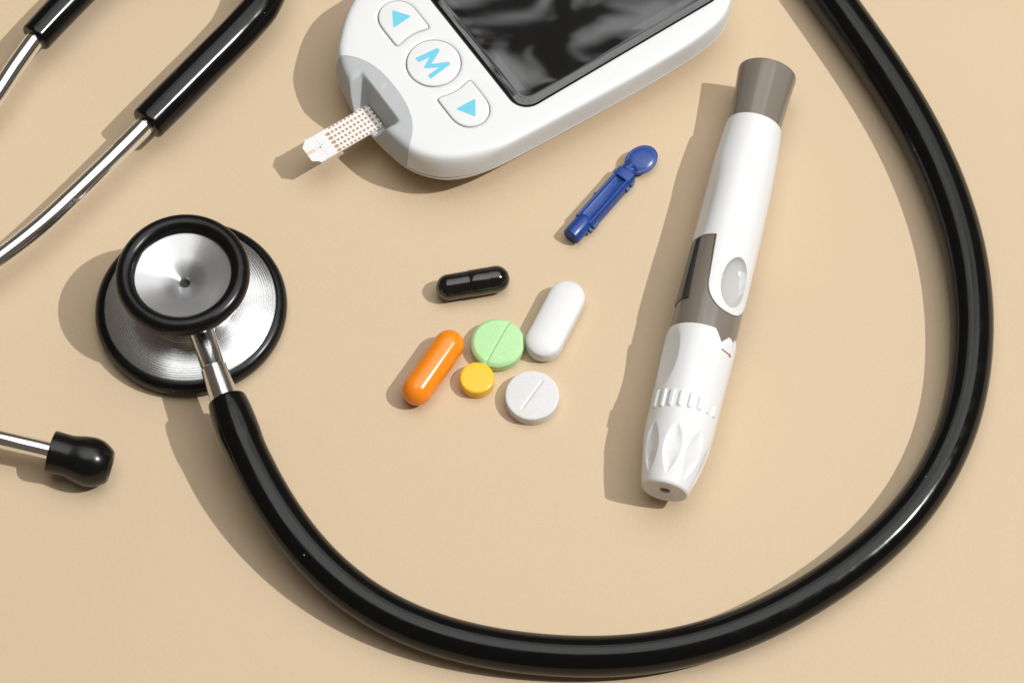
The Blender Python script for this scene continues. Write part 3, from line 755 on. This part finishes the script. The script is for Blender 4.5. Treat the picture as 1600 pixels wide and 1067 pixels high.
# ================================================================== pills
def tag_mesh(o, label, cat, group=None):
    o['label'] = label; o['category'] = cat
    if group: o['group'] = group
    return o
def tablet(name, cx, cy, R, H, cham, material, label, score=None, dome=0.0, seed=0):
    """pressed tablet: score = (angle deg, half length, depth, half width)"""
    r0 = np.random.default_rng(seed)
    n = 120; prof = [(0.02, 0.0), (R-cham, 0.0), (R-0.12, cham*0.7), (R, cham*0.7+0.15), (R, H-cham*0.8-0.1), (R-0.1, H-cham*0.8)]
    top = [(R-cham*0.5, H-cham*0.35), (R-cham, H-0.05), (R-cham-0.12, H)]
    rr = list(np.linspace(R-cham-0.25, 0.02, 46)); V = []
    wob = 1+0.004*np.sin(np.linspace(0, 2*np.pi, n, endpoint=False)*3+seed)+r0.normal(0, 0.0012, n)
    ang = np.linspace(0, 2*np.pi, n, endpoint=False)
    rows = prof+top+[(r, H) for r in rr]
    for i, (r, z) in enumerate(rows):
        for j, a in enumerate(ang):
            rq = r*wob[j]; x, y = rq*math.cos(a), rq*math.sin(a); zz = z
            if i >= len(prof): zz += dome*(1-(r/R)**2)
            if score and i >= len(prof):
                sa = math.radians(score[0]); al = x*math.cos(sa)+y*math.sin(sa); pe = -x*math.sin(sa)+y*math.cos(sa)
                fade = np.clip((score[1]-abs(al))/0.6, 0, 1)
                zz -= score[2]*fade*max(0, 1-abs(pe)/score[3])
            V.append((cx+x, cy+y, zz))
    o = mesh(name, V, grid_faces(len(rows), n), material, None, 32)
    return tag_mesh(o, label, 'tablet', 'loose pills') if label else o
tablet('tablet', -3.5, -1.75, 6.42, 3.5, 0.75, M_GREEN, 'pale green round tablet with score line across its whole face', (63, 9.0, 0.42, 0.42), 0.25, 1)
tablet('tablet', 4.75, -15.7, 6.4, 3.4, 0.25, M_PILLW, 'white round tablet with a short score line', (56, 4.7, 0.30, 0.45), 0.25, 2)
tablet('tablet', -8.35, -11.1, 4.1, 3.4, 0.35, M_YELLOW, 'small yellow round tablet touching the pale green one', None, 0.15, 3)

# white film-coated caplet
def caplet(name, c, ang, half, W, prof, material, label):
    V = []; n = 40; ca, sa = math.cos(ang), math.sin(ang)
    for r, z in prof:
        for sg in (1, -1):
            for a in np.linspace(-90, 90, n):
                x = sg*(half+r*math.cos(math.radians(a))); y = sg*r*math.sin(math.radians(a))
                V.append((c[0]+x*ca-y*sa, c[1]+x*sa+y*ca, z))
    o = mesh(name, V, grid_faces(len(prof), 2*n)+[tuple(range(2*n))[::-1], tuple(range((len(prof)-1)*2*n, len(prof)*2*n))], material, None, 40)
    return tag_mesh(o, label, 'caplet', 'loose pills')
Wc = 4.45; Hc = 5.4
prof = [(0.02, 0.0)]+[(Wc*s, 1.3*(1-math.sqrt(max(0, 1-0.985*s*s)))) for s in np.linspace(0.12, 0.99, 12)]
z1 = prof[-1][1]; prof += [(Wc, z1+0.25), (Wc, Hc-1.75), (Wc*0.992, Hc-1.62)]
prof += [(Wc*s, Hc-1.62*(1-math.sqrt(max(0, 1-s*s*0.985)))) for s in np.linspace(0.975, 0.06, 18)]
CP = P(867.8, 500.5, 2.9)
caplet('caplet', (CP[0], CP[1]), math.radians(64.5), 6.35, Wc, prof, M_COATW, 'white oblong film-coated caplet beside the pale green tablet')

# orange softgel
Ro = 3.7
oa = P(676.6+24.8, 574.3-35.0, Ro); ob = P(676.6-24.8, 574.3+35.0, Ro); od = unit(ob-oa); ol = np.linalg.norm(ob-oa)+2*Ro
oa = oa-od*Ro; ec = 3.9
prof = [(0.02, 0.0)]+[(Ro*math.sin(a)**0.97, ec*(1-math.cos(a))) for a in np.linspace(0.06, math.pi/2, 22)]
prof += [(r, ol-t) for r, t in prof[::-1]]
o = mesh('softgel', *lathe(prof, (oa[0], oa[1], Ro), od, 64), M_ORANGE, None, 60)
tag_mesh(o, 'glossy orange oblong softgel lying beside the small yellow tablet', 'softgel', 'loose pills')

# black two-piece capsule
r1, r2 = 3.17, 3.28
ca_ = P(738.7-36.5, 442.4+6.2, r2); cb_ = P(738.7+36.5, 442.4-6.2, r2); cd = unit(cb_-ca_); cl = np.linalg.norm(cb_-ca_)+2*r2
ca_ = ca_-cd*r2
caps = thing('capsule', 'shiny black two-piece gelatin capsule', 'capsule', ((ca_[0]+cb_[0])/2, (ca_[1]+cb_[1])/2, 0), 'loose pills')
co = np.array([ca_[0], ca_[1], r2+0.02])
pb = [(max(0.02, r1*math.sin(a)), r1*(1-math.cos(a))) for a in np.linspace(0.01, math.pi/2, 18)]+[(r1, 5), (r1, 10.5)]
mesh('capsule_body', *lathe(pb, co, cd, 64), M_CAPS, caps, 40)
pc = [(r1-0.05, 8.25), (r2-0.06, 8.2), (r2, 8.3), (r2, 11.0), (r2, 12.9), (r2-0.05, 13.1), (r2-0.05, 13.25), (r2, 13.5)]+[(max(0.02, r2*math.cos(a)), cl-r2+r2*math.sin(a)) for a in np.linspace(0.02, math.pi/2-0.01, 18)]
mesh('capsule_cap', *lathe(pc, co, cd, 64), M_CAPS, caps, 40)

for o in bpy.data.objects:
    if '_mm' in o: del o['_mm']
